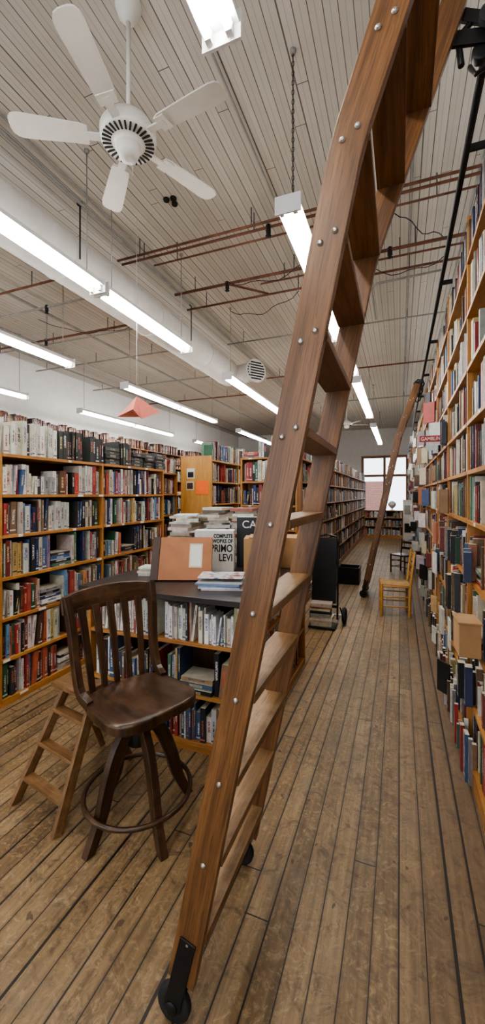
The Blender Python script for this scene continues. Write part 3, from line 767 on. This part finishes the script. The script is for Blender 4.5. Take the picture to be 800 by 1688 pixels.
# ================================================================== DUCT & PIPES
B=MB()
dx,dz,dr=-3.12,3.86,.235
pts=[(dx,YF+.2,dz)]+[(dx,y,dz) for y in(2,5,7.2)]
B.tube(pts,dr,M_duct,32)
for yy in [0,1.5,3,4.5,6,7.0]: B.tube([(dx+(dr+.004)*math.cos(t*math.pi/16),yy,dz+(dr+.004)*math.sin(t*math.pi/16)) for t in range(32)],.008,M_duct,6,closed=True)
d=V((.80,-.60,0)); p=V((dx+.05,7.15,dz-.03))
B.tube([V((dx,7.0,dz)),p+V((0,.1,0)),p+V((.25,.05,0)),p+V((.52,-.03,0))],.18,M_duct,24)
B.lathe(p+V((.50,-.02,0)),[(.17,0),(.215,.03),(.225,.06),(.20,.065)],M_duct,28,axis=d)
for i in range(7):
    h=-.15+i*.05; w=math.sqrt(max(.001,.19**2-h*h)); t=V((-d.y,d.x,0))
    B.obox(p+V((.50,-.02,h))+d*.068,t*w,V((0,0,.012)),d*.003,M_dark)
B.make('ventilation_duct')
B=MB()
for yy in(.9,3.0,5.2):
    B.tube([(dx+.26,yy,dz-.1),(dx+.26,yy,CH)],.008,M_black,6); B.lathe((dx+.26,yy,CH-.02),[(.03,0),(.03,.02)],M_black,12)
B.make('duct_hanger_rods')
B=MB(); zp=4.12
for (yy,z,xa,xb,r,mt) in [(3.66,zp,-2.95,XR,.013,M_rust),(3.74,zp,-2.95,XR,.013,M_rust),(3.86,zp-.02,-2.6,XR,.010,M_rust),
    (4.56,zp,-2.75,XR,.018,M_rust),(4.68,zp-.02,-1.6,XR,.011,M_rust),(4.98,zp-.01,-2.8,XR,.014,M_rust),(6.4,zp,-2.8,XR,.012,M_galv),(8.6,zp,-2.8,XR,.016,M_rust),(11.5,zp,-2.8,XR,.016,M_galv),
    (3.7,zp,-7.2,-3.5,.014,M_rust),(4.2,zp,-7.2,-3.5,.014,M_galv),(5.1,zp,-7.2,-3.5,.018,M_rust),(5.25,zp,-7.2,-3.5,.012,M_galv),(6.3,zp,-7.2,-3.5,.014,M_galv),(8.0,zp,-7.2,-3.5,.016,M_galv),(9.8,zp,-7.2,-3.5,.016,M_rust)]:
    B.tube([(xa,yy,z),(xb,yy,z)],r,mt,8)
    x=xa+.3
    while x<xb:
        B.tube([(x,yy,z),(x,yy,CH)],.005,M_black,6); x+=1.3
for (xj,yj) in((-2.0,4.56),(-1.2,3.74),(-.1,4.56),(-4.6,4.2),(-5.6,5.1),(-1.6,6.4),(-2.2,8.6)):
    B.lathe((xj,yj,zp-.06),[(.012,-.03),(.03,-.025),(.012,-.01),(.024,.0),(.024,.08),(.014,.09)],M_dark,12)
B.tube([(-2.0,4.56,zp),(-1.6,4.98,zp)],.014,M_rust,8)
B.tube([(-5.6,5.1,zp),(-4.6,4.2,zp)],.014,M_galv,8)
B.make('ceiling_cross_pipes')
B=MB()
for (xx,z,r,mt) in [(-2.83,4.27,.016,M_galv),(-2.72,4.28,.009,M_galv),(.10,4.26,.012,M_galv),(-4.9,4.2,.02,M_galv),(-5.8,4.1,.016,M_galv),(-3.9,4.26,.012,M_galv),(-6.7,4.2,.02,M_galv),(-1.1,4.28,.008,M_galv)]:
    B.tube([(xx,YF+.1,z),(xx,17.9,z)],r,mt,8)
B.tube([(-.35,6.6,4.25),(-.35,5.6,4.25),(-.28,5.5,4.25),(.5,5.45,4.25)],.014,M_galv,8)
B.make('ceiling_conduits')
B=MB()
for (p0,p1,sag) in [((-2.0,4.5,4.12),(-.63,4.4,4.25),.18),((-.63,4.6,4.25),(.45,4.9,4.12),.22),((-2.37,5.5,4.25),(-1.2,5.0,4.1),.16),((-4.1,5.4,4.25),(-5.0,4.4,4.1),.15),((-.1,3.8,4.1),(.5,4.5,4.1),.1)]:
    B.tube([V(p0).lerp(V(p1),t/12)+V((0,.05*math.sin(t*1.3),-sag*4*(t/12)*(1-t/12))) for t in range(13)],.0045,M_black,5)
B.make('hanging_ceiling_wires')
B=MB()
for (a,c) in((0,0),(.07,.01),(.045,.075)): B.lathe((-2.06+a,3.26+c,CH-.022),[(.026,0),(.03,.01),(.03,.022)],M_dark,14)
B.make('ceiling_junction_ports')
# ================================================================== ORIGAMI BIRD
B=MB(); o=V((-2.47,3.36,2.36))
rd=V((.93,.3665,0)); fd=V((-.3665,.93,0))
pts=[o+V((0,0,.13)),o+rd*-.20+V((0,0,-.08)),o+rd*.24+V((0,0,-.03)),o+fd*-.14+V((0,0,-.03)),o+fd*.16+V((0,0,-.05)),o+rd*.05+V((0,0,-.10)),o+rd*-.05+fd*.03+V((0,0,-.02))]
i0=0; B.v=pts
for tri in((0,1,3),(0,3,5),(0,5,2),(0,4,1),(0,2,4),(1,6,3),(5,3,6),(2,5,6),(4,6,1),(2,6,4)): B.face(list(tri),[(0,0)]*3,M_pink)
ob=B.make('paper_origami_bird'); sd=ob.modifiers.new('s','SOLIDIFY'); sd.thickness=.003
B=MB(); B.tube([o+V((0,0,.125)),V((o.x,o.y,CH))],.0025,M_paper,5); B.make('hanging_string',parent=ob)
# ================================================================== WORLD / CAMERA
w=bpy.data.worlds.new('World'); S.world=w; w.use_nodes=True
bg=w.node_tree.nodes['Background']; bg.inputs[0].default_value=(.86,.92,1,1); bg.inputs[1].default_value=3.2
cam=bpy.data.cameras.new('Camera'); co=bpy.data.objects.new('Camera',cam); S.collection.objects.link(co)
cam.sensor_fit='VERTICAL'; cam.sensor_height=24; cam.lens=24*659/1688; cam.shift_y=-29/1688; cam.clip_start=.03
co.location=(0,0,1.5); co.rotation_euler=(math.pi/2,0,math.radians(21.5)); S.camera=co
S.view_settings.view_transform='AgX'
try: S.view_settings.look='AgX - Medium High Contrast'
except Exception: pass
S.view_settings.exposure=0.0
